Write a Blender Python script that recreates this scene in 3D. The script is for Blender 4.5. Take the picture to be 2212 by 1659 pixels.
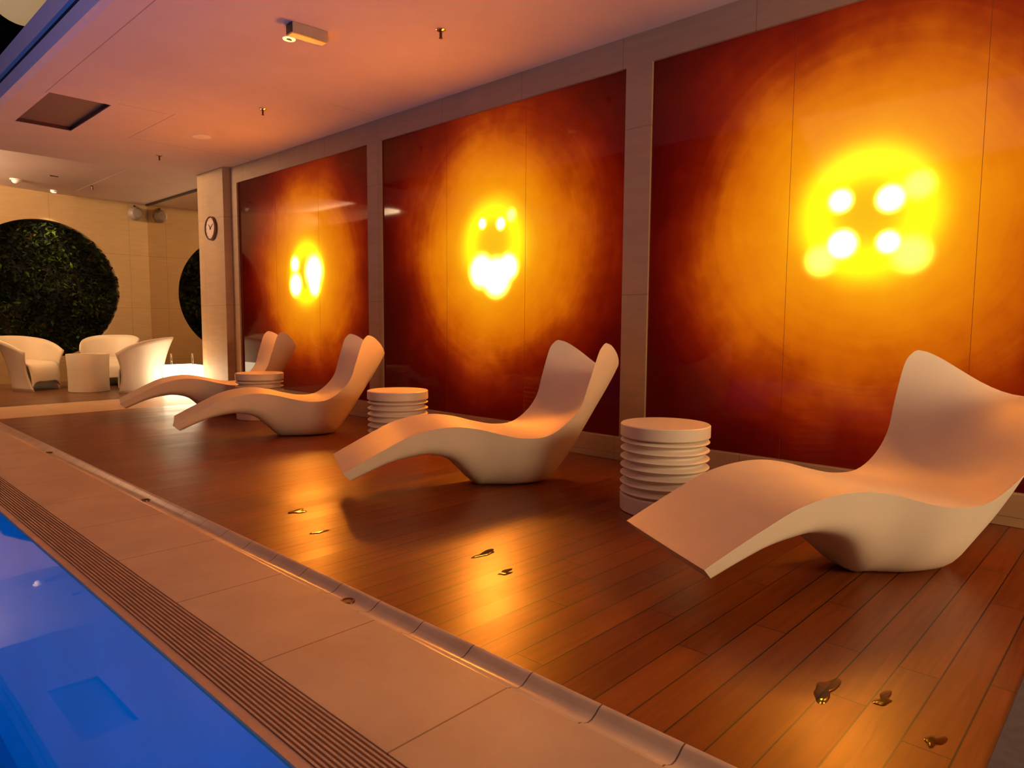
import bpy, bmesh, math, random
from math import sin, cos, pi, radians, sqrt
from mathutils import Vector, Matrix
for o in list(bpy.data.objects): bpy.data.objects.remove(o)
S = bpy.context.scene
C = S.collection
random.seed(7)

# ------------------------------------------------------------------ camera
FPX = 1495.23
YAW, PIT, ROL = radians(46.6265), radians(-5.099), radians(0.373)
fwd = Vector((sin(YAW)*cos(PIT), cos(YAW)*cos(PIT), sin(PIT)))
right = Vector((cos(YAW), -sin(YAW), 0)); up = right.cross(fwd)
r2 = right*cos(ROL)+up*sin(ROL); u2 = up*cos(ROL)-right*sin(ROL)
cd = bpy.data.cameras.new('camera'); cam = bpy.data.objects.new('camera', cd); C.objects.link(cam)
cam.matrix_world = Matrix(((r2.x, u2.x, -fwd.x, 0), (r2.y, u2.y, -fwd.y, 0), (r2.z, u2.z, -fwd.z, 1.0), (0, 0, 0, 1)))
cd.sensor_width = 36; cd.lens = FPX/2212*36; cd.clip_start = 0.02
S.camera = cam
# ------------------------------------------------------------------ world, exposure
w = bpy.data.worlds.new('night'); S.world = w; w.use_nodes = True
w.node_tree.nodes['Background'].inputs[0].default_value = (0.02, 0.02, 0.04, 1)
w.node_tree.nodes['Background'].inputs[1].default_value = 0.3
S.view_settings.view_transform = 'Standard'; S.view_settings.look = 'None'
S.view_settings.exposure = 0.0; S.view_settings.gamma = 1.0; S.view_settings.use_curve_mapping = False
# ------------------------------------------------------------------ lights
def area(name, loc, target, sx, sy, power, col, spread=180):
    l = bpy.data.lights.new(name, 'AREA'); l.shape = 'RECTANGLE'; l.size = sx; l.size_y = sy
    l.energy = power; l.color = col; l.spread = radians(spread)
    o = bpy.data.objects.new(name, l); C.objects.link(o); o.location = loc
    o.rotation_euler = (Vector(target)-Vector(loc)).to_track_quat('-Z', 'Y').to_euler()
    return o
def spot(name, loc, target, power, col, ang=60, rad=0.04, blend=0.6):
    l = bpy.data.lights.new(name, 'SPOT'); l.energy = power; l.color = col; l.spot_size = radians(ang)
    l.shadow_soft_size = rad; l.spot_blend = blend
    o = bpy.data.objects.new(name, l); C.objects.link(o); o.location = loc
    o.rotation_euler = (Vector(target)-Vector(loc)).to_track_quat('-Z', 'Y').to_euler()
    return o
# warm lamps of the room behind the camera and of the pool hall
area('rear_wall_light', (2.8, -2.9, 1.7), (2.9, 1.0, 0.5), 1.6, 1.2, 135, (1, .67, .34))
area('pool_hall_light', (-2.6, 3.0, 4.6), (2.6, 4.5, 0.8), 3.5, 3.0, 66, (1, .43, .29))
# cove light in the far ceiling recess
area('cove_light', (0.50, 11.6, 3.03), (2.2, 11.6, 3.30), 2.6, 0.12, 125, (1, .66, .36), 115)
# added violet-blue fill low over the water, out of view, tints the ceiling
area('violet_fill', (-1.3, 3.4, 0.06), (-.7, 3.4, 3.0), 6.0, .25, 34, (.16, .17, 1), 135)
# downlight above the green wall, and a lamp over the far seats
spot('green_wall_light', (3.06, 12.62, 2.93), (2.95, 12.93, 1.6), 100, (1, .78, .38), 62)
area('far_zone_light', (1.4, 10.6, 2.9), (2.8, 11.2, 0.3), 0.6, 0.6, 24, (1, .56, .20), 125)
# underwater lamps on the pool floor
for yy in (.5, 5.5):
    area('pool_floor_lamp', (-2.2, yy, -1.38), (-1.7, yy, 0), 1.5, 3.0, 78, (.004, .72, 1))

# ------------------------------------------------------------------ helpers
def tag(o, label=None, cat=None, group=None, kind=None):
    if label: o['label'] = label
    if cat: o['category'] = cat
    if group: o['group'] = group
    if kind: o['kind'] = kind
    return o
def empty(name, loc=(0, 0, 0), rz=0, label=None, cat=None, group=None):
    o = bpy.data.objects.new(name, None); C.objects.link(o); o.location = loc; o.rotation_euler = (0, 0, rz)
    o.empty_display_size = .1
    return tag(o, label, cat, group)
def mesh_obj(name, verts, faces, mat=None, parent=None, smooth=None, loc=None):
    me = bpy.data.meshes.new(name); me.from_pydata([tuple(v) for v in verts], [], faces)
    bm = bmesh.new(); bm.from_mesh(me); bmesh.ops.remove_doubles(bm, verts=bm.verts, dist=1e-5)
    bmesh.ops.recalc_face_normals(bm, faces=bm.faces); bm.to_mesh(me); bm.free()
    if smooth is not None:
        for p in me.polygons: p.use_smooth = True
        me.set_sharp_from_angle(angle=radians(smooth))
    if mat: me.materials.append(mat)
    o = bpy.data.objects.new(name, me); C.objects.link(o)
    if parent: o.parent = parent
    if loc: o.location = loc
    return o
class MB:
    def __init__(s): s.v = []; s.f = []
    def box(s, a, b):
        x0, y0, z0 = a; x1, y1, z1 = b; n = len(s.v)
        s.v += [(x0,y0,z0),(x1,y0,z0),(x1,y1,z0),(x0,y1,z0),(x0,y0,z1),(x1,y0,z1),(x1,y1,z1),(x0,y1,z1)]
        s.f += [[n+i for i in q] for q in ((0,3,2,1),(4,5,6,7),(0,1,5,4),(1,2,6,5),(2,3,7,6),(3,0,4,7))]
        return s
    def lathe(s, prof, n=48, c=(0,0,0), axis='z'):
        b = len(s.v); m = len(prof)
        for k in range(n):
            a = 2*pi*k/n
            for r, z in prof:
                p = (r*cos(a), r*sin(a), z)
                if axis == 'x': p = (p[2], p[0], p[1])
                s.v.append((c[0]+p[0], c[1]+p[1], c[2]+p[2]))
        for k in range(n):
            for i in range(m-1):
                s.f.append([b+k*m+i, b+((k+1) % n)*m+i, b+((k+1) % n)*m+i+1, b+k*m+i+1])
        return s
    def build(s, name, mat=None, parent=None, smooth=None, loc=None):
        return mesh_obj(name, s.v, s.f, mat, parent, smooth, loc)
def bevel(o, w=.005, seg=2, ang=40):
    m = o.modifiers.new('bevel', 'BEVEL'); m.width = w; m.segments = seg; m.limit_method = 'ANGLE'; m.angle_limit = radians(ang)
    m.harden_normals = False
    return o
def cr(P, n=6):
    P = [Vector(p) for p in P]
    P = [2*P[0]-P[1]] + P + [2*P[-1]-P[-2]]; out = []
    for i in range(1, len(P)-2):
        a, b, c, d = P[i-1:i+3]
        for k in range(n):
            t = k/n
            out.append(.5*((2*b)+(c-a)*t+(2*a-5*b+4*c-d)*t*t+(3*b-a-3*c+d)*t**3))
    out.append(P[-2]); return out

# ------------------------------------------------------------------ materials
class NT:
    def __init__(s, name):
        s.m = bpy.data.materials.new(name); s.m.use_nodes = True; s.t = s.m.node_tree; s.n = s.t.nodes
        s.b = s.n['Principled BSDF']; s.out = s.n['Material Output']
    def new(s, typ, **kw):
        n = s.n.new(typ)
        for k, v in kw.items(): setattr(n, k, v)
        return n
    def link(s, a, b): s.t.links.new(a, b)
    def setin(s, sock, v):
        if hasattr(v, 'links') or hasattr(v, 'is_linked'): s.link(v, sock)
        else: sock.default_value = v
    def math(s, op, a, b=None, c=None):
        n = s.new('ShaderNodeMath', operation=op)
        s.setin(n.inputs[0], a)
        if b is not None: s.setin(n.inputs[1], b)
        if c is not None: s.setin(n.inputs[2], c)
        return n.outputs[0]
    def pos(s):
        g = s.new('ShaderNodeNewGeometry'); x = s.new('ShaderNodeSeparateXYZ'); s.link(g.outputs['Position'], x.inputs[0])
        return g.outputs['Position'], x.outputs[0], x.outputs[1], x.outputs[2]
    def ramp(s, fac, stops, interp='LINEAR'):
        n = s.new('ShaderNodeValToRGB'); e = n.color_ramp.elements; n.color_ramp.interpolation = interp
        while len(e) > 1: e.remove(e[0])
        e[0].position = stops[0][0]; e[0].color = (*stops[0][1], 1)
        for p, c in stops[1:]:
            q = e.new(p); q.color = (*c, 1)
        s.link(fac, n.inputs[0]); return n.outputs[0]
    def mix(s, fac, a, b, typ='MIX'):
        n = s.new('ShaderNodeMix', data_type='RGBA', blend_type=typ); s.setin(n.inputs[0], fac)
        for i, v in ((6, a), (7, b)):
            if isinstance(v, tuple): n.inputs[i].default_value = (*v, 1) if len(v) == 3 else v
            else: s.link(v, n.inputs[i])
        return n.outputs[2]
    def noise(s, vec, scale, detail=3, rough=.5, dist=0, out='Fac'):
        n = s.new('ShaderNodeTexNoise'); n.inputs['Scale'].default_value = scale; n.inputs['Detail'].default_value = detail
        n.inputs['Roughness'].default_value = rough; n.inputs['Distortion'].default_value = dist
        if vec is not None: s.link(vec, n.inputs['Vector'])
        return n.outputs[out]
    def mapping(s, vec, scale=(1,1,1), loc=(0,0,0), rot=(0,0,0)):
        n = s.new('ShaderNodeMapping'); n.inputs['Scale'].default_value = scale; n.inputs['Location'].default_value = loc
        n.inputs['Rotation'].default_value = rot
        s.link(vec, n.inputs['Vector']); return n.outputs[0]
    def bump(s, h, strength=.2, dist=.01):
        n = s.new('ShaderNodeBump'); n.inputs['Strength'].default_value = strength; n.inputs['Distance'].default_value = dist
        s.link(h, n.inputs['Height']); s.link(n.outputs[0], s.b.inputs['Normal']); return n.outputs[0]
    def line(s, coord, y0, pitch, w):      # 1 on a joint line repeated along coord
        a = s.math('DIVIDE', s.math('SUBTRACT', coord, y0), pitch)
        f = s.math('ABSOLUTE', s.math('SUBTRACT', s.math('FRACT', s.math('ADD', a, .5)), .5))
        return s.math('LESS_THAN', s.math('MULTIPLY', f, pitch), w)
    def seg(s, coord, at, w, other, lo, hi):   # 1 on one joint line between lo and hi
        a = s.math('LESS_THAN', s.math('ABSOLUTE', s.math('SUBTRACT', coord, at)), w)
        b = s.math('MULTIPLY', s.math('GREATER_THAN', other, lo), s.math('LESS_THAN', other, hi))
        return s.math('MULTIPLY', a, b)
def simple(name, col, rough=.5, metal=0, spec=.5, em=None, es=0, noise=0, nscale=12, bump=0):
    t = NT(name); b = t.b
    b.inputs['Roughness'].default_value = rough; b.inputs['Metallic'].default_value = metal
    b.inputs['Specular IOR Level'].default_value = spec
    g = t.new('ShaderNodeTexCoord')
    nz = t.noise(g.outputs['Object'], nscale, 4)
    d = tuple(c*(1-noise) for c in col); l = tuple(min(1, c*(1+noise)) for c in col)
    t.link(t.ramp(nz, [(.3, d), (.7, l)]), b.inputs['Base Color'])
    if em: b.inputs['Emission Color'].default_value = (*em, 1); b.inputs['Emission Strength'].default_value = es
    if bump: t.bump(t.noise(g.outputs['Object'], nscale*6, 3), bump, .002)
    return t.m
M = {}
M['plastic'] = simple('white_moulded_plastic', (.74, .64, .53), .45, noise=.03, nscale=5, bump=.04)
M['plastic_chair'] = simple('cream_moulded_plastic', (.74, .66, .55), .5, noise=.03, nscale=5)
M['plaster'] = simple('ceiling_plaster', (.66, .55, .50), .8, noise=.02)
M['dark'] = simple('dark_void_paint', (.012, .01, .01), .8, noise=.3)
M['brown'] = simple('hatch_brown_panel', (.20, .12, .10), .5, noise=.05)
M['black'] = simple('black_plastic', (.02, .012, .01), .35, noise=.1)
M['chrome'] = simple('chrome', (.8, .7, .6), .12, 1, noise=.02)
M['bronze'] = simple('dark_bronze', (.10, .035, .03), .3, .7, noise=.1)
M['metalbeige'] = simple('beige_metal_housing', (.50, .38, .30), .35, .2, noise=.05)
M['white'] = simple('white_paint', (.75, .7, .62), .5, noise=.02)
M['spk'] = simple('grey_speaker_shell', (.20, .15, .13), .5, noise=.05)
M['fascia'] = simple('ceiling_edge_paint', (.55, .52, .62), .6, noise=.03)
M['groove2'] = simple('channel_shade_colour', (.02, .006, .004), .5, noise=.1)  # near-black colour stands in for the shade below the grate slats
M['groove'] = simple('gap_shade_colour', (.006, .003, .012), .7, noise=.1)  # shade of the beam recess put into the colour

# stone wall cladding (large slabs with faint vertical and horizontal joints)
def stone(name, base, horiz, hz0, hp, vert, v0, vp, w=.003, rough=.55):
    t = NT(name); p, x, y, z = t.pos()
    n1 = t.noise(p, 2.2, 5, .6); n2 = t.noise(t.mapping(p, (1, 1, 9)), 3.0, 4, .6)
    c = t.ramp(t.math('ADD', t.math('MULTIPLY', n1, .5), t.math('MULTIPLY', n2, .5)), [(.3, tuple(v*.86 for v in base)), (.7, tuple(min(1, v*1.1) for v in base))])
    ax = {'x': x, 'y': y, 'z': z}
    l = t.math('MAXIMUM', t.line(ax[horiz], hz0, hp, w), t.line(ax[vert], v0, vp, w))
    c = t.mix(t.math('MULTIPLY', l, .55), c, tuple(v*.35 for v in base))
    t.link(c, t.b.inputs['Base Color']); t.b.inputs['Roughness'].default_value = rough
    t.bump(t.math('SUBTRACT', n2, l), .15, .004)
    return t.m
M['wall_r'] = stone('limestone_cladding', (.43, .27, .15), 'z', 1.2, 1.15, 'y', 2.9, .965)
M['wall_b'] = stone('limestone_back_wall', (.42, .27, .125), 'z', 1.2, .9, 'x', 4.2, 1.15)
M['strip'] = stone('pale_stone_strip', (.62, .44, .28), 'y', 20, 30, 'x', 1.42, .62, rough=.4)

# pavers beside the pool
t = NT('pool_paver'); p, x, y, z = t.pos()
l = t.line(y, .635, .62, .0028)
n1 = t.noise(p, 3, 5, .6); n2 = t.noise(p, 40, 3, .6)
c = t.ramp(n1, [(.3, (.44, .32, .26)), (.7, (.56, .42, .34))])
c = t.mix(t.math('MULTIPLY', l, .7), c, (.10, .05, .04)); t.link(c, t.b.inputs['Base Color'])
t.b.inputs['Roughness'].default_value = .48
t.bump(t.math('SUBTRACT', t.math('MULTIPLY', n2, .25), l), .3, .003); M['paver'] = t.m
# gutter tiles
t = NT('gutter_tile'); p, x, y, z = t.pos()
l = t.line(y, .768, .2415, .0022); n1 = t.noise(p, 8, 4, .6)
c = t.ramp(n1, [(.3, (.50, .38, .31)), (.7, (.62, .48, .40))])
c = t.mix(t.math('MULTIPLY', l, .85), c, (.05, .02, .02)); t.link(c, t.b.inputs['Base Color'])
t.b.inputs['Roughness'].default_value = .28; t.bump(t.math('SUBTRACT', n1, l), .15, .003); M['gutter'] = t.m

# wooden deck
def wood(name, dark, light, rough_lo, rough_hi):
    t = NT(name); p, x, y, z = t.pos(); PW = .1075
    row = t.math('FLOOR', t.math('DIVIDE', t.math('SUBTRACT', y, .512-PW*100), PW))
    wn = t.new('ShaderNodeTexWhiteNoise', noise_dimensions='1D'); t.link(row, wn.inputs['W'])
    off = t.math('MULTIPLY', wn.outputs['Value'], 1.15)
    xs = t.math('ADD', x, off)
    brd = t.math('FLOOR', t.math('DIVIDE', xs, 1.15))
    wn2 = t.new('ShaderNodeTexWhiteNoise', noise_dimensions='2D')
    cx = t.new('ShaderNodeCombineXYZ'); t.link(row, cx.inputs[0]); t.link(brd, cx.inputs[1]); t.link(cx.outputs[0], wn2.inputs['Vector'])
    rnd = wn2.outputs['Value']
    lng = t.line(y, .512, PW, .0023); end = t.line(xs, 0, 1.15, .0016)
    l = t.math('MAXIMUM', lng, end)
    cv = t.new('ShaderNodeCombineXYZ'); t.link(t.math('MULTIPLY', x, 1.3), cv.inputs[0]); t.link(t.math('MULTIPLY', y, 22), cv.inputs[1]); t.link(t.math('MULTIPLY', rnd, 40), cv.inputs[2])
    gr = t.noise(cv.outputs[0], 1.6, 5, .6, .6)
    f = t.math('ADD', t.math('MULTIPLY', gr, .8), t.math('MULTIPLY', rnd, .22))
    c = t.ramp(f, [(.25, dark), (.8, light)])
    st = t.noise(p, 5.5, 3, .6); blot = t.ramp(st, [(.66, (0, 0, 0)), (.74, (1, 1, 1))])
    c = t.mix(t.math('MULTIPLY', blot, .10), c, tuple(v*.5 for v in dark))
    c = t.mix(t.math('MULTIPLY', l, .95), c, (.006, .002, .001)); t.link(c, t.b.inputs['Base Color'])
    rn = t.noise(p, 2.3, 4, .6)
    mr = t.new('ShaderNodeMapRange'); t.link(t.math('ADD', t.math('MULTIPLY', rn, .35), t.math('ADD', t.math('MULTIPLY', rnd, .3), .2)), mr.inputs[0])
    mr.inputs[1].default_value = .25; mr.inputs[2].default_value = .75; mr.inputs[3].default_value = rough_lo; mr.inputs[4].default_value = rough_hi
    t.link(mr.outputs[0], t.b.inputs['Roughness'])
    wav = t.noise(t.mapping(p, (1, 1, 1)), 9, 2, .5)
    h = t.math('ADD', t.math('MULTIPLY', gr, .40), t.math('ADD', t.math('MULTIPLY', wav, .5), t.math('MULTIPLY', l, -.6)))
    h = t.math('ADD', h, t.math('MULTIPLY', rnd, .2))
    t.bump(h, .42, .004); t.b.inputs['Specular IOR Level'].default_value = .5
    t.b.inputs['Coat Weight'].default_value = .18; t.b.inputs['Coat Roughness'].default_value = .24
    return t.m
M['deck'] = wood('wet_timber_deck', (.105, .018, .0015), (.24, .052, .003), .28, .44)
M['far_floor'] = wood('far_timber_floor', (.09, .035, .015), (.20, .08, .03), .30, .42)

# ceiling with its board joints
t = NT('ceiling_board'); p, x, y, z = t.pos()
ls = [t.seg(x, 1.735, .004, y, -3, 7.3), t.seg(y, 7.16, .004, x, 2.27, 2.7), t.seg(x, 2.76, .004, y, 7.1, 8.42),
      t.seg(y, 8.38, .004, x, 2.76, 4.18), t.seg(y, 5.72, .003, x, 3.6, 4.1)]
l = ls[0]
for q in ls[1:]: l = t.math('MAXIMUM', l, q)
n1 = t.noise(p, 1.5, 4, .5)
c = t.ramp(n1, [(.3, (.60, .47, .42)), (.7, (.66, .53, .47))])
c = t.mix(t.math('MULTIPLY', l, .6), c, (.15, .08, .06)); t.link(c, t.b.inputs['Base Color']); t.b.inputs['Roughness'].default_value = .75
M['ceiling'] = t.m

# mirror
t = NT('wall_mirror'); t.b.inputs['Metallic'].default_value = 1; t.b.inputs['Roughness'].default_value = .015
p, x, y, z = t.pos(); l = t.line(y, 10.05, 30, .004)
t.link(t.mix(l, (.72, .62, .46), (.03, .02, .01)), t.b.inputs['Base Color']); M['mirror'] = t.m

# pool water: a clear, blue tinted surface over a lit blue basin
t = NT('pool_water'); p, x, y, z = t.pos()
tr = t.new('ShaderNodeBsdfTransparent'); tr.inputs[0].default_value = (.30, .62, 1, 1)
gl = t.new('ShaderNodeBsdfGlossy'); gl.inputs['Roughness'].default_value = .02; gl.inputs['Color'].default_value = (1, 1, 1, 1)
fr = t.new('ShaderNodeFresnel'); fr.inputs['IOR'].default_value = 1.33
bn = t.new('ShaderNodeBump'); bn.inputs['Strength'].default_value = .10; bn.inputs['Distance'].default_value = .01
t.link(t.noise(p, 1.6, 2, .5), bn.inputs['Height']); t.link(bn.outputs[0], gl.inputs['Normal']); t.link(bn.outputs[0], fr.inputs['Normal'])
mx = t.new('ShaderNodeMixShader'); t.link(fr.outputs[0], mx.inputs[0]); t.link(tr.outputs[0], mx.inputs[1]); t.link(gl.outputs[0], mx.inputs[2])
t.link(mx.outputs[0], t.out.inputs['Surface']); M['water'] = t.m
M['basin'] = simple('blue_pool_lining', (.03, .45, .85), .5, noise=.08, nscale=1.2)

# back-lit glass art panels; the lamps' glow is drawn into the pane's own emission
def panel_mat(name, cy, cz, blobs, seed, disc=.24, ring=1.0):
    t = NT(name); p, x, y, z = t.pos()
    dy = t.math('SUBTRACT', y, cy); dz = t.math('SUBTRACT', z, cz)
    n_big = t.noise(t.mapping(p, (1, 1, 1), (0, seed*3.1, seed)), 1.1, 4, .55)
    r0 = t.math('SQRT', t.math('ADD', t.math('MULTIPLY', dy, dy), t.math('MULTIPLY', dz, dz)))
    # brushed swirl: noise stretched around the centre
    ang = t.math('ARCTAN2', dz, dy)
    cv = t.new('ShaderNodeCombineXYZ'); t.link(t.math('MULTIPLY', ang, .5), cv.inputs[0]); t.link(t.math('MULTIPLY', r0, 9), cv.inputs[1]); cv.inputs[2].default_value = seed*5.
    sw = t.noise(cv.outputs[0], 1.6, 5, .65, .4)
    fine = t.noise(p, 9, 5, .65)
    k = t.math('MINIMUM', t.math('MULTIPLY', r0, 1.1), 1.0)
    d = t.math('ADD', t.math('MULTIPLY', t.math('SUBTRACT', n_big, .5), 1.05), t.math('ADD', t.math('MULTIPLY', t.math('SUBTRACT', sw, .5), .23), t.math('MULTIPLY', t.math('SUBTRACT', fine, .5), .18)))
    r = t.math('ADD', r0, t.math('MULTIPLY', d, t.math('MULTIPLY', k, .62)))
    rr = t.math('DIVIDE', r, 1.80)
    col = t.ramp(rr, [(0, (.95, .52, .010)), (.14, (1.0, .56, .008)), (.19, (1.0, .46, .008)), (.25, (.95, .32, .004)), (.36, (.80, .20, .002)),
                      (.48, (.55, .095, .0012)), (.57, (.28, .020, .0006)), (.67, (.14, .004, .0004)), (.80, (.055, .0008, .0002)), (1, (.02, .0003, .0002))], 'B_SPLINE')
    tot = None
    for (by, bz, br, bs) in blobs:
        ay = t.math('SUBTRACT', y, by); az = t.math('SUBTRACT', z, bz)
        q = t.math('DIVIDE', t.math('ADD', t.math('MULTIPLY', ay, ay), t.math('MULTIPLY', az, az)), br*br)
        g = t.math('MULTIPLY', t.math('EXPONENT', t.math('MULTIPLY', t.math('MULTIPLY', q, q), -1.0)) if br < .17 else t.math('EXPONENT', t.math('MULTIPLY', q, -1.0)), bs)
        tot = g if tot is None else t.math('ADD', tot, g)
    # ring halo round the lamp disc and dimmer middle, drawn into the emission
    hal = t.math('EXPONENT', t.math('MULTIPLY', t.math('POWER', t.math('DIVIDE', t.math('SUBTRACT', r0, .275), .10), 2.0), -1.0))
    hal = t.math('MULTIPLY', hal, t.math('MULTIPLY', t.math('ADD', .55, n_big), ring*.85))
    e1 = t.new('ShaderNodeMix', data_type='RGBA', blend_type='ADD'); e1.clamp_result = False; e1.inputs[0].default_value = 1
    t.link(col, e1.inputs[6])
    hv = t.new('ShaderNodeVectorMath', operation='SCALE'); hv.inputs[0].default_value = (1.3, .85, .004); t.link(hal, hv.inputs['Scale'])
    bv = t.new('ShaderNodeVectorMath', operation='SCALE'); bv.inputs[0].default_value = (21.0, 5.4, .45); t.link(tot, bv.inputs['Scale'])
    ad = t.new('ShaderNodeVectorMath', operation='ADD'); t.link(hv.outputs[0], ad.inputs[0]); t.link(bv.outputs[0], ad.inputs[1])
    t.link(ad.outputs[0], e1.inputs[7])
    t.b.inputs['Base Color'].default_value = (.02, .002, .001, 1); t.b.inputs['Roughness'].default_value = .05; t.b.inputs['Specular IOR Level'].default_value = .22
    t.link(e1.outputs[2], t.b.inputs['Emission Color']); t.b.inputs['Emission Strength'].default_value = 1.0
    return t.m
M['panel'] = [
    panel_mat('backlit_art_glass_left', 7.22, 1.55, [(7.06, 1.56, .15, 5), (7.47, 1.66, .08, 3.5), (7.46, 1.42, .11, 5), (7.05, 1.40, .10, 4)], 1.0, ring=.9),
    panel_mat('backlit_art_glass_middle', 4.20, 1.66, [(4.33, 1.84, .040, 4), (4.11, 1.82, .045, 4), (4.34, 1.44, .115, 6), (4.16, 1.38, .13, 7), (4.02, 1.46, .09, 5), (3.99, 1.88, .05, .8)], 2.3, ring=.8),
    panel_mat('backlit_art_glass_right', 1.26, 1.62, [(1.405, 1.70, .055, 5), (1.145, 1.685, .060, 6), (1.385, 1.455, .065, 8), (1.145, 1.45, .052, 5), (1.50, 1.37, .08, .5), (1.03, 1.38, .09, .45), (1.01, 1.74, .07, .45)], 3.4, ring=1.0),
]
M['cube_lamp'] = simple('glowing_cube_shell', (.9, .85, .75), .5, em=(1, .80, .50), es=7)
M['lantern'] = simple('paper_lantern', (.55, .45, .28), .7, em=(.62, .36, .13), es=.55, noise=.04)
M['led'] = simple('lit_spot_lens', (.9, .85, .7), .4, em=(1, .9, .75), es=9)
M['led2'] = simple('lit_ring_lens', (.9, .85, .7), .4, em=(1, .72, .30), es=1.1)
M['face'] = simple('clock_dial', (.66, .50, .42), .3, 0, noise=.03)
M['clockcase'] = simple('brown_clock_case', (.12, .05, .025), .3, noise=.05)
M['joint'] = simple('dark_red_joint', (.25, .05, .01), .6)
M['mat'] = simple('slate_blue_mat', (.055, .055, .085), .7, noise=.2, nscale=30)
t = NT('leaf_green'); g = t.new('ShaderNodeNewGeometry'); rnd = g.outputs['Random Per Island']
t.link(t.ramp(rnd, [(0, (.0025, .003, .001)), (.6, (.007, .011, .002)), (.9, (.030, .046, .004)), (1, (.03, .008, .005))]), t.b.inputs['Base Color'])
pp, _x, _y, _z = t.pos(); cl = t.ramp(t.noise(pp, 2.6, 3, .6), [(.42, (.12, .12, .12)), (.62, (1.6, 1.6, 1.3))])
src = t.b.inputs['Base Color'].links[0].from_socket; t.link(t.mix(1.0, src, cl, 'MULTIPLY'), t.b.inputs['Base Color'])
t.b.inputs['Roughness'].default_value = .85; t.b.inputs['Specular IOR Level'].default_value = .1; M['leaf'] = t.m
M['moss'] = simple('dark_moss', (.012, .012, .006), .9, noise=.5, nscale=8)
M['grate'] = simple('grate_slat_plastic', (.46, .30, .25), .4, noise=.05)
t = NT('puddle_water'); tr = t.new('ShaderNodeBsdfTransparent'); tr.inputs[0].default_value = (.93, .88, .84, 1)
gl = t.new('ShaderNodeBsdfGlossy'); gl.inputs['Roughness'].default_value = .04; fr = t.new('ShaderNodeFresnel'); fr.inputs['IOR'].default_value = 1.22
mx = t.new('ShaderNodeMixShader'); t.link(fr.outputs[0], mx.inputs[0]); t.link(tr.outputs[0], mx.inputs[1]); t.link(gl.outputs[0], mx.inputs[2]); t.link(mx.outputs[0], t.out.inputs['Surface']); M['puddle'] = t.m

# ------------------------------------------------------------------ room shell
XW, CZ = 4.2, 2.98
def struct(o): return tag(o, kind='structure')
struct(MB().box((1.42, -3.5, -.15), (4.16, 8.45, 0)).build('floor_deck', M['deck']))
struct(MB().box((1.42, 8.45, -.15), (4.6, 9.58, 0.0)).build('floor_strip', M['strip']))
struct(MB().box((-5, 9.58, -.15), (4.6, 13.0, 0)).build('floor_far', M['far_floor']))
struct(MB().box((.915, -3.5, -.15), (1.318, 9.58, 0)).build('floor_paving', M['paver']))
# gutter with a hollow profile
prof = [(1.318, -.12), (1.318, 0), (1.328, -.001), (1.342, -.009), (1.358, -.015), (1.374, -.014), (1.390, -.006), (1.404, .004), (1.414, .008), (1.42, .008), (1.42, -.12)]
v = []; f = []
for yy in (-3.5, 9.58):
    v += [(a, yy, b) for a, b in prof]
n = len(prof)
f = [[i, i+1, n+i+1, n+i] for i in range(n-1)] + [list(range(n)), list(range(2*n-1, n-1, -1))]
struct(mesh_obj('trim_1', v, f, M['gutter'], smooth=35))
# pool basin, lip and water
PX, PY0, PY1 = -4.4, -3.2, 8.6
b = MB(); b.box((PX, PY0, -1.5), (.745, PY1, -1.4)); b.box((.744, PY0, -1.4), (.764, PY1, -.02)); b.box((PX, PY0, -1.4), (PX+.05, PY1, -.06))
b.box((PX+.05, PY0, -1.4), (.744, PY0+.05, -.06)); b.box((PX+.05, PY1-.05, -1.4), (.744, PY1, -.06))
struct(b.build('floor_pool_basin', M['basin']))
struct(MB().box((.744, -3.5, -.02), (.772, 9.58, -.004)).build('floor_pool_edge', M['grate']))
struct(MB().box((.764, -3.5, -.15), (.915, 9.58, -.05)).build('floor_channel', M['groove2']))
v = []; nx, ny = 2, 2
struct(mesh_obj('floor_water', [(PX, PY0, -.012), (.745, PY0, -.012), (.745, PY1, -.012), (PX, PY1, -.012)], [[0, 1, 2, 3]], M['water']))
for p_ in bpy.data.objects['floor_water'].data.polygons:
    if p_.normal.z < 0: bpy.data.objects['floor_water'].data.flip_normals()
struct(MB().box((-5, PY1, -.15), (.745, 9.58, 0)).box((-5, -3.5, -.15), (PX, PY1, 0)).box((-5, -3.5, -.15), (.745, PY0, 0)).build('floor_pool_surround', M['paver']))

# right wall around the three panels
PAN = [(5.98, 8.87), (2.87, 5.75), (-.23, 2.66)]
b = MB(); X0, X1 = 4.18, 4.6
b.box((X0, -3.5, 2.77), (X1, 9.05, 3.0))
b.box((X0, 8.87, 0), (X1, 9.05, 2.77)); b.box((X0, 5.75, .17), (X1, 5.98, 2.77)); b.box((X0, 2.66, .17), (X1, 2.87, 2.77)); b.box((X0, -3.5, .17), (X1, -.23, 2.77))
b.box((4.24, -.23, .17), (X1, 8.87, 2.77))
struct(b.build('wall_right', M['wall_r']))
struct(bevel(MB().box((4.16, -3.5, 0), (X1, 8.87, .17)).build('baseboard_right', M['wall_r']), .004))
struct(bevel(MB().box((4.08, 9.05, 0), (4.9, 9.84, CZ)).build('wall_pillar', M['wall_r']), .006))
# mirror wall
o = MB().box((4.5, 9.84, 0), (4.54, 12.95, 2.955)).build('wall_mirror', M['mirror']); struct(o)
struct(MB().box((4.48, 9.84, 2.955), (4.54, 12.95, 2.98)).build('trim_2', M['black']))
struct(MB().box((4.54, 9.84, 0), (4.7, 13.2, 3.0)).build('wall_behind_mirror', M['wall_r']))
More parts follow.
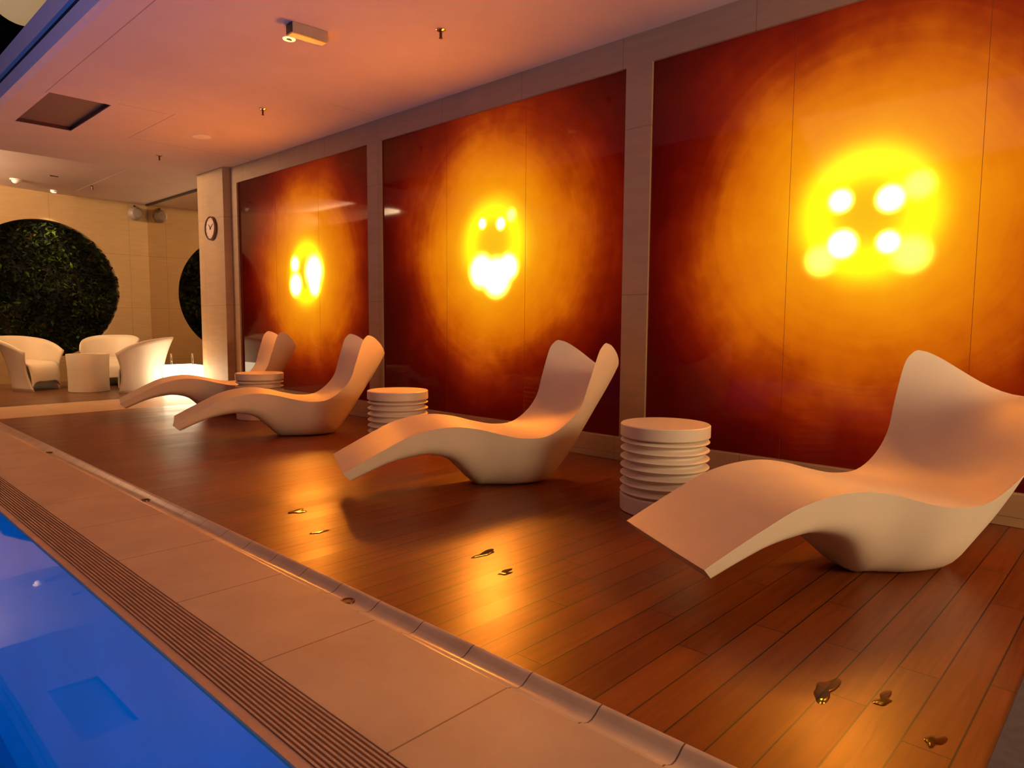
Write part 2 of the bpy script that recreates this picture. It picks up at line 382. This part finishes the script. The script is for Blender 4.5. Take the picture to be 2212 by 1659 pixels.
# back wall with the round opening
cx0, cz0, R0 = 2.93, 1.47, 1.09
v = []; f = []; N = 96
xa, xb, za, zb = -5.0, 4.5, 0.0, 3.32
for yy in (12.95, 13.13):
    for k in range(N):
        a = 2*pi*k/N
        v.append((cx0+R0*cos(a), yy, cz0+R0*sin(a)))
    for k in range(N):
        a = 2*pi*k/N; dx, dz = cos(a), sin(a)
        tt = min(((xb-cx0)/dx if dx > 1e-9 else 1e9), ((xa-cx0)/dx if dx < -1e-9 else 1e9), ((zb-cz0)/dz if dz > 1e-9 else 1e9), ((za-cz0)/dz if dz < -1e-9 else 1e9))
        v.append((cx0+dx*tt, yy, cz0+dz*tt))
for k in range(N):
    k2 = (k+1) % N
    f += [[k, k2, N+k2, N+k], [2*N+k, 3*N+k, 3*N+k2, 2*N+k2], [k, 2*N+k, 2*N+k2, k2], [N+k, N+k2, 3*N+k2, 3*N+k]]
struct(mesh_obj('wall_back', v, f, M['wall_b']))
# ceiling: soffit over the deck, with the hatch opening and the shallow far recess
HX0, HX1, HY0, HY1 = 1.76, 2.25, 7.26, 8.56
RY = 10.1
b = MB()
b.box((1.56, -3.5, CZ), (4.6, HY0, 3.06)); b.box((1.56, HY0, CZ), (HX0, HY1, 3.06)); b.box((HX1, HY0, CZ), (4.6, HY1, 3.06)); b.box((1.56, HY1, CZ), (4.6, RY, 3.06))
b.box((-5, 9.4, CZ), (1.56, RY, 3.06)); b.box((3.3, RY, CZ), (4.6, 13.13, 3.06)); b.box((-5, RY, CZ), (.4, 13.13, 3.06))
b.box((1.56, -3.5, 3.06), (4.6, RY, 3.10)); b.box((-5, 9.4, 3.06), (1.56, RY, 3.10)); b.box((-5, RY, 3.06), (.4, 13.13, 3.36)); b.box((.4, RY-.03, 3.06), (3.3, RY, 3.36))
n = len(b.v); ML = 12   # curved lid of the recess, meeting the flat ceiling smoothly
for k in range(ML+1):
    xx = .4+2.9*k/ML; zz = 2.981+.32*((3.3-xx)/2.9)**1.9
    b.v += [(xx, RY, zz), (xx, 13.13, zz)]
for k in range(ML): b.f.append([n+2*k, n+2*k+1, n+2*k+3, n+2*k+2])
struct(b.build('ceiling', M['ceiling'], smooth=12))
# edge beam of the pool coffer with its shadow gap
b = MB(); b.box((1.50, -3.5, CZ), (1.56, 9.4, 3.10)); b.box((1.50, -3.5, 3.17), (1.56, 9.4, 3.33)); b.box((-5, 9.4, 3.10), (1.56, 9.46, 3.33))
struct(b.build('trim_3', M['fascia']))
struct(MB().box((1.53, -3.5, 3.10), (1.56, 9.4, 3.17)).build('trim_4', M['groove']))
struct(MB().box((1.56, -3.5, 3.10), (4.6, 9.4, 3.33)).build('ceiling_slab', M['dark']))
struct(MB().box((-5, -3.5, 5.6), (7.2, 14, 5.7)).build('ceiling_upper', M['dark']))
struct(MB().box((-5, 13.2, 3.10), (7.2, 13.3, 5.6)).box((7.1, -3.5, 3.33), (7.2, 13.2, 5.6)).build('wall_upper', M['dark']))
struct(MB().box((-5.1, -3.6, -1.5), (-5, 14, 5.6)).build('wall_left', simple('dark_glass_wall', (.05, .05, .07), .2, noise=.2)))
struct(MB().box((-5, -3.6, 0), (7.2, -3.5, 5.6)).build('wall_front', M['wall_b']))
# slate mat
tag(bevel(MB().box((1.45, -1.6, .0), (3.9, .235, .006)).build('mat', M['mat']), .002), 'dark slate blue mat on the timber deck at the right edge', 'mat')

# ------------------------------------------------------------------ glowing panels
plabels = ['backlit orange art glass panel with the small white hot glow, beside the clock pillar',
           "backlit orange art glass panel between two stone piers, its lamp white hot below",
           'backlit orange art glass panel nearest the camera showing a disc with four round bulbs']
for k, (y0, y1) in enumerate(PAN):
    e = empty('light_panel', (4.22, (y0+y1)/2, .17), 0, plabels[k], 'light panel', 'backlit panels along the wall')
    for j in range(3):
        a = y0+(y1-y0)*j/3; c = y0+(y1-y0)*(j+1)/3
        o = MB().box((4.20, a+.0011, .172), (4.236, c-.0011, 2.768)).build('glass_pane', M['panel'][k])
        o.parent = e; o.matrix_parent_inverse = Matrix.Translation((-4.22, -(y0+y1)/2, -.17))
        if j:
            o = MB().box((4.1992, a-.001, .172), (4.237, a+.001, 2.768)).build('joint', M['joint'])
            o.parent = e; o.matrix_parent_inverse = Matrix.Translation((-4.22, -(y0+y1)/2, -.17))

# ------------------------------------------------------------------ loungers
E_ = [(0, .176, .301), (.121, .241, .300), (.243, .304, .301), (.367, .362, .302), (.501, .395, .302), (.638, .404, .303), (.774, .384, .306), (.907, .348, .310),
      (1.041, .321, .314), (1.178, .328, .323), (1.292, .396, .336), (1.378, .499, .357), (1.420, .628, .371), (1.462, .765, .379), (1.490, .838, .378), (1.530, .882, .366)]
M_ = [(.055, .120), (.16, .165), (.27, .205), (.38, .226), (.49, .232), (.62, .195), (.72, .105), (.84, .0), (1.03, 0), (1.20, 0), (1.30, .012), (1.41, .135), (1.53, .315), (1.65, .50), (1.72, .62), (1.755, .69)]
W_ = [.272, .272, .27, .265, .26, .25, .215, .15, .195, .185, .14, .17, .21, .24, .255, .26]
Rr = [.35, .35, .35, .35, .4, .45, .6, .8, .6, .6, .8, .85, .9, 1, 1, 1]
K_ = [0, 0, 0, 0, 0, 0, 0, 0, 0, 0, 0, .2, .5, .8, .95, 1]
T_ = [(.003, .172), (.123, .236), (.245, .298), (.368, .355), (.501, .388), (.638, .396), (.776, .374), (.912, .336), (1.055, .305), (1.205, .303), (1.345, .355), (1.462, .440), (1.545, .545), (1.640, .640), (1.71, .685), (1.755, .69)]
def lounger_mesh():
    SUB = 5
    A = cr([(a, z_, b_) for a, z_, b_ in E_], SUB); B = cr([(a, z_, w_) for (a, z_), w_ in zip(M_, W_)], SUB)
    Q = cr([(r_, k_, 0) for r_, k_ in zip(Rr, K_)], SUB); T = cr([(a, z_, 0) for a, z_ in T_], SUB)
    n = len(A); NT_ = 10; ND = 14; rings = []
    for i in range(n):
        ue, ze, b = A[i]; um, zm, w = B[i]; zm = max(zm, 0); r, k, _ = Q[i]; ut, zt, _ = T[i]
        s = i/(n-1); kk = max(0, min(1, (s-.62)/.38)); wt = b/2*(1-kk)+.26*kk
        half_top = []
        for j in range(NT_+1):
            t = j/NT_; vv = (1-t)**2*b+2*t*(1-t)*wt; h = 1-(1-t)**2
            half_top.append((ue+(ut-ue)*h, vv, ze+(zt-ze)*h**(1+.75*k)))
        half_bot = []
        for j in range(ND+1):
            t = j/ND
            bv, bh = (1-t)**2*b+2*t*(1-t)*w, 1-(1-t)**2
            Ax, Ah = w+(b-w)*r, 1-r; Bx = w*(1-r)
            if t < .3: q = t/.3; pv, ph = b+(Ax-b)*q, Ah*q
            elif t < .8:
                q = (t-.3)/.5; pv = (1-q)**2*Ax+2*q*(1-q)*w+q*q*Bx; ph = (1-q)**2*Ah+2*q*(1-q)+q*q
            else: q = (t-.8)/.2; pv, ph = Bx*(1-q), 1
            pv = pv*(1-k)+bv*k; ph = ph*(1-k)+bh*k
            half_bot.append((ue+(um-ue)*ph, pv, ze+(zm-ze)*ph**(1+.75*k)))
        if i == n-1:
            half_bot = []
            for j in range(ND+1):
                t = j/ND; half_bot.append((ue+(um-ue)*(1-(1-t)**2), (1-t)**2*b+2*t*(1-t)*w, ze+(zm-ze)*(1-(1-t)**2)**1.75))
        top = [(a, -v_, z_) for a, v_, z_ in half_top]+[(a, v_, z_) for a, v_, z_ in reversed(half_top[:-1])]
        bot = [(a, v_, z_) for a, v_, z_ in half_bot]+[(a, -v_, z_) for a, v_, z_ in reversed(half_bot[:-1])]
        rings.append(top+bot[1:-1])
    m = len(rings[0]); v = [p for r_ in rings for p in r_]; f = []
    for i in range(n-1):
        for j in range(m):
            j2 = (j+1) % m
            f.append([i*m+j, i*m+j2, (i+1)*m+j2, (i+1)*m+j])
    # close the foot end and the rim
    nt = 2*NT_+1
    f.append(list(range(m))[::-1])
    last = [(n-1)*m+j for j in range(m)]; lt = last[:nt]; lb = [last[0]]+last[nt:][::-1]+[last[nt-1]]
    # stitch rim: both curves lie on one another
    i = j = 0
    while i < len(lt)-1 or j < len(lb)-1:
        if j >= len(lb)-1 or (i < len(lt)-1 and (i+1)/(len(lt)-1) <= (j+1)/(len(lb)-1)):
            f.append([lt[i], lt[i+1], lb[j]]); i += 1
        else:
            f.append([lt[i], lb[j+1], lb[j]]); j += 1
    v = [(a-1.05, b_, c) for a, b_, c in v]
    me = bpy.data.meshes.new('sun_lounger'); me.from_pydata(v, [], f)
    bm = bmesh.new(); bm.from_mesh(me); bmesh.ops.remove_doubles(bm, verts=bm.verts, dist=2e-4)
    bmesh.ops.dissolve_degenerate(bm, edges=bm.edges, dist=1e-5)
    bmesh.ops.recalc_face_normals(bm, faces=bm.faces); bm.to_mesh(me); bm.free()
    for p in me.polygons: p.use_smooth = True
    me.set_sharp_from_angle(angle=radians(38)); me.materials.append(M['plastic'])
    return me
LM = lounger_mesh()
poses = [(2.344, 7.704, -16.8, 'white moulded wave lounger farthest from the camera, its foot end before the seating corner'),
         (2.191, 5.902, -21.6, 'white moulded wave lounger in front of the left pier, between the two far ribbed tables'),
         (2.189, 3.459, -27.3, 'white moulded wave lounger in the middle of the deck, before the central glowing panel'),
         (2.240, 1.338, -30.7, 'white moulded wave lounger nearest the camera, its backrest running out at the right edge')]
for x, y, a, lab in poses:
    o = bpy.data.objects.new('sun_lounger', LM); C.objects.link(o)
    a = radians(a); o.location = (x+1.05*cos(a), y+1.05*sin(a), 0); o.rotation_euler = (0, 0, a)
    tag(o, lab, 'sun lounger', 'wave loungers on the deck')
    bevel(o, .004, 2, 40)

# ------------------------------------------------------------------ ribbed side tables
def make_table():
    e = empty('side_table')
    R = .236
    MB().lathe([(0, .398), (R-.006, .398), (R, .404), (R, .462), (R-.005, .467), (0, .467)], 64).build('tabletop', M['plastic'], e, 30)
    pr = [(0, .084)]; zc = .084; p_ = .0449
    for k in range(7):
        for q in range(13):
            tt = q/12; pr.append((R-.034+.033*sin(pi*tt)**2.2, zc+p_*tt))
        zc += p_
    pr.append((0, .398)); MB().lathe(pr, 64).build('ribbed_body', M['plastic'], e, 60)
    MB().lathe([(0, 0), (R-.012, 0), (R-.004, .004), (R-.002, .084), (R-.01, .088), (0, .088)], 64).build('base', M['plastic'], e, 30)
    return e
def dup(root, loc, rz, label, group):
    r = root.copy(); C.objects.link(r); r.location = loc; r.rotation_euler = (0, 0, rz); r['label'] = label; r['group'] = group
    for ch in list(root.children):
        c = ch.copy(); C.objects.link(c); c.parent = r
    return r
tb = make_table(); tb.location = (3.235, 1.925, 0)
tag(tb, 'white ribbed drum table nearest the camera, beside the large right-hand lounger', 'side table', 'ribbed tables between the loungers')
dup(tb, (3.30, 4.345, 0), .3, 'white ribbed drum table behind the middle lounger, below the left edge of the central panel', 'ribbed tables between the loungers')
dup(tb, (3.374, 6.76, 0), .6, 'white ribbed drum table farthest away, in front of the farthest lounger backrest', 'ribbed tables between the loungers')

# ------------------------------------------------------------------ far seating
def make_chair():
    e = empty('armchair')
    base = cr([(-.235, 0, 0), (-.235, -.16, 0), (-.20, -.34, 0), (-.11, -.455, 0), (0, -.49, 0), (.11, -.455, 0), (.20, -.34, 0), (.235, -.16, 0), (.235, 0, 0)], 5)
    rim = cr([(-.350, -.01, .55), (-.385, -.18, .645), (-.375, -.38, .71), (-.24, -.58, .748), (0, -.66, .755), (.24, -.58, .748), (.375, -.38, .71), (.385, -.18, .645), (.350, -.01, .55)], 5)
    n = len(base); K = 12; v = []; f = []
    for i in range(n):
        back = sin(pi*i/(n-1))
        for k in range(K+1):
            t = k/K; ex = 1.15+1.0*back; h = t**ex
            b_, r_ = base[i], rim[i]
            fr = (1-back)*.05*sin(pi*t)      # front edge bows back a little
            v.append((b_.x+(r_.x-b_.x)*h, b_.y+(r_.y-b_.y)*h-fr, r_.z*t))
    for i in range(n-1):
        for k in range(K): f.append([i*(K+1)+k, (i+1)*(K+1)+k, (i+1)*(K+1)+k+1, i*(K+1)+k+1])
    o = mesh_obj('shell', v, f, M['plastic_chair'], e, 60)
    s = o.modifiers.new('solid', 'SOLIDIFY'); s.thickness = .022; s.offset = -1
    prof = [(-.485, .41, .09), (-.455, .385, .15), (-.40, .372, .205), (-.30, .365, .24), (-.18, .36, .258), (-.09, .35, .265), (-.045, .31, .258), (-.025, .25, .248), (-.02, .19, .241), (-.02, .13, .236)]
    pr = cr([Vector(p) for p in prof], 4); v = []; f = []; m = 12
    for q, p in enumerate(pr):
        for j in range(m+1):
            a = -1+2*j/m
            z = p.y+.03*a*a
            if q > len(pr)-14: z -= 0.11*max(0, (q-(len(pr)-14))/14)*a**6
            v.append((a*p.z, p.x, z))
    for q in range(len(pr)-1):
        for j in range(m): f.append([q*(m+1)+j, q*(m+1)+j+1, (q+1)*(m+1)+j+1, (q+1)*(m+1)+j])
    o2 = mesh_obj('seat', v, f, M['plastic_chair'], e, 60)
    s = o2.modifiers.new('solid', 'SOLIDIFY'); s.thickness = .018; s.offset = -1
    return e
def place_chair(o, fx, fy, h):     # front centre and heading of the front
    o.location = (fx, fy, 0); o.rotation_euler = (0, 0, radians(h)-pi/2)
ch = make_chair(); place_chair(ch, 2.56, 11.43, -55)
tag(ch, 'cream tub armchair at the left edge, open side turned towards the camera', 'armchair', 'tub armchairs by the green wall')
c2 = dup(ch, (0, 0, 0), 0, 'cream tub armchair behind the drum table, mostly hidden', 'tub armchairs by the green wall'); place_chair(c2, 3.33, 11.47, -121)
c3 = dup(ch, (0, 0, 0), 0, 'cream tub armchair with its back to the camera, beside the glowing cube', 'tub armchairs by the green wall'); place_chair(c3, 3.25, 10.5, 148)
e = empty('drum_table', (2.95, 10.94, 0), 0, 'low cream drum table standing among the three tub armchairs', 'side table')
MB().lathe([(0, 0), (.245, 0), (.252, .006), (.250, .15), (.252, .32), (.264, .515), (.262, .522), (.225, .522), (.222, .518), (.222, .505), (0, .505)], 64).build('body', M['plastic_chair'], e, 35)
MB().lathe([(.05, .505), (.205, .505), (.207, .509), (.05, .5095)], 48).build('recessed_top', M['brown'], e, 35)
# glowing cube lamp
e = empty('cube_lamp', (3.81, 9.84, 0), 0, 'glowing white cube lamp on the floor at the foot of the clock pillar', 'lamp')
o = MB().box((-.20, -.20, .02), (.20, .20, .385)).build('glowing_shell', M['cube_lamp'], e); bevel(o, .018, 3)
MB().box((-.17, -.17, 0), (.17, .17, .022)).build('foot', M['white'], e)
for k, (dx, dy) in enumerate(((-.125, .07), (.105, -.06))):  # added tubes stand in for two bright upright streaks above the cube
    tag(MB().lathe([(0, 0), (.012, 0), (.012, .15), (.009, .155), (0, .155)], 16).build('streak_tube', M['chrome'], None, 40, (3.81+dx, 9.84+dy, .386)),
        ('slim tube standing in for a bright streak at the left side of the glowing cube top' if k == 0 else 'slim tube standing in for a bright streak at the pillar side of the glowing cube top'), 'streak tube')

# green wall in the round opening
e = empty('plant_wall', (cx0, 13.1, cz0), 0, 'round dark green plant wall filling the circular opening', 'plant wall')
MB().lathe([(0, .02), (R0-.004, .02), (R0-.004, .06), (0, .06)], 96, axis='z').build('moss_backing', M['moss'], e, 40).rotation_euler = (-pi/2, 0, 0)
v = []; f = []
for k in range(3600):
    rr_ = (R0-.03)*sqrt(random.random()); a = random.random()*2*pi
    px, pz = rr_*cos(a), rr_*sin(a)
    cl = sin(px*7+1.3)*cos(pz*6+.4)+sin(px*3.1-pz*4.7)
    py = -.02-.07*random.random()-.028*cl
    L = random.uniform(.04, .13); Wd = L*random.uniform(.3, .55)
    d = Vector((random.uniform(-1, 1), random.uniform(-.9, -.1), random.uniform(-1.2, .5))).normalized()
    s_ = d.cross(Vector((random.uniform(-1, 1), -1, random.uniform(-1, 1)))).normalized()
    p0 = Vector((px, py, pz)); nn = d.cross(s_)
    n = len(v)
    v += [p0, p0+d*L*.4+s_*Wd*.5+nn*.004, p0+d*L, p0+d*L*.4-s_*Wd*.5+nn*.004]
    f += [[n, n+1, n+2], [n, n+2, n+3]]
me = bpy.data.meshes.new('leaves'); me.from_pydata(v, [], f); me.materials.append(M['leaf'])
o = bpy.data.objects.new('leaves', me); C.objects.link(o); o.parent = e; o['kind'] = 'stuff'

# wall speaker near the corner
e = empty('wall_speaker', (4.30, 12.95, 2.80), 0, 'small grey rounded speaker on the back wall beside the mirror corner', 'speaker')
MB().lathe([(0, -.13), (.07, -.125), (.105, -.09), (.115, -.03), (.11, 0), (0, 0)], 32).build('cabinet', M['spk'], e, 40).rotation_euler = (-pi/2, 0, 0)
MB().box((-.015, -.02, .1), (.015, 0, .14)).build('bracket', M['black'], e)

# clock on the pillar
e = empty('wall_clock', (4.08, 9.40, 2.225), 0, 'round wall clock with plain dial on the stone pillar', 'clock')
MB().lathe([(0, -.002), (.150, -.002), (.158, -.016), (.156, -.034), (.146, -.040), (.140, -.034), (.137, -.020), (0, -.020)], 64, axis='x').build('case', M['clockcase'], e, 30)
MB().lathe([(0, -.0215), (.137, -.0215), (.137, -.024), (0, -.0245)], 64, axis='x').build('dial', M['face'], e, 30)
def hand(nm, ang, L, wd):
    v = [(-.027, -wd, -.02), (-.027, wd, -.02), (-.027, wd*.5, L), (-.027, -wd*.5, L)]; v += [(-.030, a[1], a[2]) for a in v]
    # looking at the dial, +y is to the left
    ca, sa = cos(ang), sin(ang)
    v = [(a, b*ca-c*sa, b*sa+c*ca) for a, b, c in v]
    mesh_obj(nm, v, [[0, 1, 2, 3], [7, 6, 5, 4], [0, 4, 5, 1], [1, 5, 6, 2], [2, 6, 7, 3], [3, 7, 4, 0]], M['black'], e)
hand('minute_hand', radians(58), .095, .006); hand('hour_hand', radians(-42), .070, .007)
for k in range(12):
    a = 2*pi*k/12; MB().box((-.0265, .118*sin(a)-.004, .118*cos(a)-.004), (-.0245, .118*sin(a)+.004, .118*cos(a)+.004)).build('hour_mark', M['black'], e)

# ------------------------------------------------------------------ ceiling fittings
def sprinkler():
    e = empty('sprinkler')
    MB().lathe([(0, 0), (.034, 0), (.034, -.004), (.020, -.012), (0, -.012)], 32).build('escutcheon', M['chrome'], e, 30)
    MB().lathe([(0, -.012), (.008, -.012), (.008, -.05), (.006, -.052), (0, -.052)], 16).build('stem', M['bronze'], e, 30)
    b = MB()
    for s_ in (-1, 1):
        b.box((s_*.007-.0025, -.003, -.056), (s_*.007+.0025, .003, -.012))
    b.lathe([(0, -.056), (.013, -.056), (.013, -.059), (0, -.062)], 24)
    b.build('deflector', M['bronze'], e, 30)
    return e
sp = sprinkler(); sp.location = (3.22, 3.73, CZ)
tag(sp, 'ceiling sprinkler nearest the camera, above the central panel', 'sprinkler', 'sprinklers in the ceiling')
for (x, y), lab in (((3.25, 6.31), 'second ceiling sprinkler from the camera, above the left panel'), ((3.29, 8.99), 'third ceiling sprinkler, beside the round ceiling speaker'), ((3.34, 11.76), 'farthest ceiling sprinkler, in front of the mirror wall')):
    dup(sp, (x, y, CZ), .5, lab, 'sprinklers in the ceiling')
# long bar fitting
e = empty('ceiling_projector', (2.595, 4.385, CZ), 0, 'long beige box fitting fixed under the ceiling beside a round spotlight', 'ceiling fitting')
e.rotation_euler = (0, 0, -.07)
MB().box((-.128, -.045, -.072), (.128, .045, 0)).build('housing', M['metalbeige'], e); bevel(e.children[0], .003)
MB().box((-.12, -.047, -.074), (.12, -.030, -.0722)).build('lower_slot', M['black'], e)
MB().box((-.133, -.042, -.069), (-.1285, .042, -.004)).build('end_cap', M['black'], e)
e = empty('ring_spotlight', (2.60, 4.64, CZ), 0, 'small round lit ceiling spotlight beside the box fitting', 'ceiling light')
MB().lathe([(.012, -.002), (.030, -.006), (.042, -.006), (.045, 0), (.012, 0)], 40).build('lit_ring', M['led2'], e, 30)
MB().box((-.018, -.005, -.009), (.018, .005, -.001)).build('centre_slot', M['black'], e)
e = empty('ceiling_speaker', (3.28, 7.74, CZ), 0, 'flush round ceiling speaker near the board joint', 'speaker')
MB().lathe([(0, -.004), (.082, -.004), (.085, -.007), (.095, -.007), (.098, 0), (0, 0)], 48).build('grille', M['white'], e, 25)
e = empty('downlight', (3.06, 12.66, 2.986), 0, 'lit white downlight above the plant wall', 'ceiling light')
MB().lathe([(.032, -.035), (.045, -.035), (.048, 0), (.032, 0)], 32).build('trim_ring', M['white'], e, 30)
MB().lathe([(0, -.033), (.031, -.033), (.031, -.030), (0, -.030)], 32).build('lens', M['led'], e, 30)
e = empty('ceiling_dome', (2.50, 12.25, 3.010), 0, 'shallow cream dome fitting on the far ceiling', 'ceiling fitting')
MB().lathe([(0, -.06), (.035, -.055), (.055, -.035), (.062, -.012), (.08, -.010), (.08, .02), (0, .02)], 32).build('dome', M['white'], e, 40)
e = empty('ceiling_vent_slot', (2.78, 11.45, 2.994), 0, 'narrow dark slot vent in the far ceiling', 'ceiling vent')
MB().box((-.05, -.012, -.01), (.05, .012, .02)).build('slot', M['black'], e)
e = empty('ceiling_hatch', (0, 0, 0), 0, 'recessed brown access hatch in the ceiling near the blue edge', 'ceiling hatch')
MB().box((HX0+.003, HY0+.003, 3.02), (HX1-.003, HY1-.003, 3.04)).build('hatch_panel', M['brown'], e)
b = MB(); b.box((HX0, HY0, 2.984), (HX0+.006, HY1, 3.02)); b.box((HX1-.006, HY0, 2.984), (HX1, HY1, 3.02)); b.box((HX0, HY0, 2.984), (HX1, HY0+.006, 3.02)); b.box((HX0, HY1-.006, 2.984), (HX1, HY1, 3.02))
b.build('hatch_frame', M['bronze'], e)
# big lantern in the pool void
e = empty('globe_lantern', (1.923, 8.7, 4.33), 0, 'large pale globe lantern hanging in the dark void at the top left', 'lamp')
pr = [(max(.0, .335*sin(pi*k/24)), -.33*cos(pi*k/24)) for k in range(25)]
MB().lathe(pr, 48).build('shade', M['lantern'], e, 60)
MB().lathe([(0, .33), (.006, .33), (.006, 1.27), (0, 1.27)], 8).build('cord', M['black'], e, 40)

# ------------------------------------------------------------------ pool edge details
b = MB(); ns = 11; p_ = (.915-.772)/ns
for k in range(ns):
    x0 = .772+k*p_+.0022; b.box((x0, -3.5, -.03), (x0+p_-.0068, 9.5, -.001))
for k in range(44):
    y = -3.4+k*.3; b.box((.772, y, -.036), (.915, y+.012, -.024))
tag(b.build('overflow_grate', M['grate']), 'long slatted overflow grate along the pool edge', 'drain grate')
dl = ['gutter drain hole nearest the camera', 'second gutter drain hole from the camera', 'third gutter drain hole from the camera', 'farthest gutter drain hole, at the left edge']
for k, y in enumerate((2.10, 4.12, 6.13, 8.08)):
    e = empty('gutter_drain', (1.362, y, -.012), 0, 'dark round drain, '+dl[k], 'drain', 'drains in the deck gutter')
    MB().lathe([(.017, .001), (.020, .004), (.026, .004), (.028, -.004), (.017, -.004)], 32).build('rim', M['bronze'], e, 30)
    MB().lathe([(0, -.001), (.0175, -.001), (.0175, .0015), (0, .0015)], 32).build('cup', M['black'], e, 30)
# puddles on the boards
pl = [((2.05, 2.09), .055, 'puddle on the boards in front of the ribbed table', 1), ((1.95, 1.87), .04, 'small droplet puddle below the larger one near the gutter', 2),
      ((1.92, .62), .06, 'widest puddle, in the golden reflection before the nearest lounger', 3), ((1.98, .49), .04, 'small puddle one board nearer the mat than the widest puddle', 4),
      ((1.86, .345), .035, 'puddle beside the slate mat', 5), ((1.82, 3.27), .06, 'thin puddle in the golden reflection before the middle lounger', 6),
      ((1.71, 2.87), .04, 'tiny puddle near the gutter before the middle lounger', 7)]
for (x, y), r, lab, sd in pl:
    random.seed(sd); ph = [random.random()*6 for _ in range(3)]; v = [(0, 0, .0014)]; n = 36
    for ring, hz in ((.55, .0014), (.85, .0011), (1, 0.0002)):
        for k in range(n):
            a = 2*pi*k/n; q = r*ring*(1+.3*sin(2*a+ph[0])+.22*sin(3*a+ph[1])+.12*sin(5*a+ph[2])); v.append((q*cos(a), q*sin(a)*.5, hz))
    f = [[0, 1+k, 1+(k+1) % n] for k in range(n)]
    for g in range(2):
        for k in range(n): f.append([1+g*n+k, 1+(g+1)*n+k, 1+(g+1)*n+(k+1) % n, 1+g*n+(k+1) % n])
    tag(mesh_obj('puddle', v, f, M['puddle'], None, 60, (x, y, 0.0005)), 'wet '+lab, 'puddle', 'puddles on the deck')
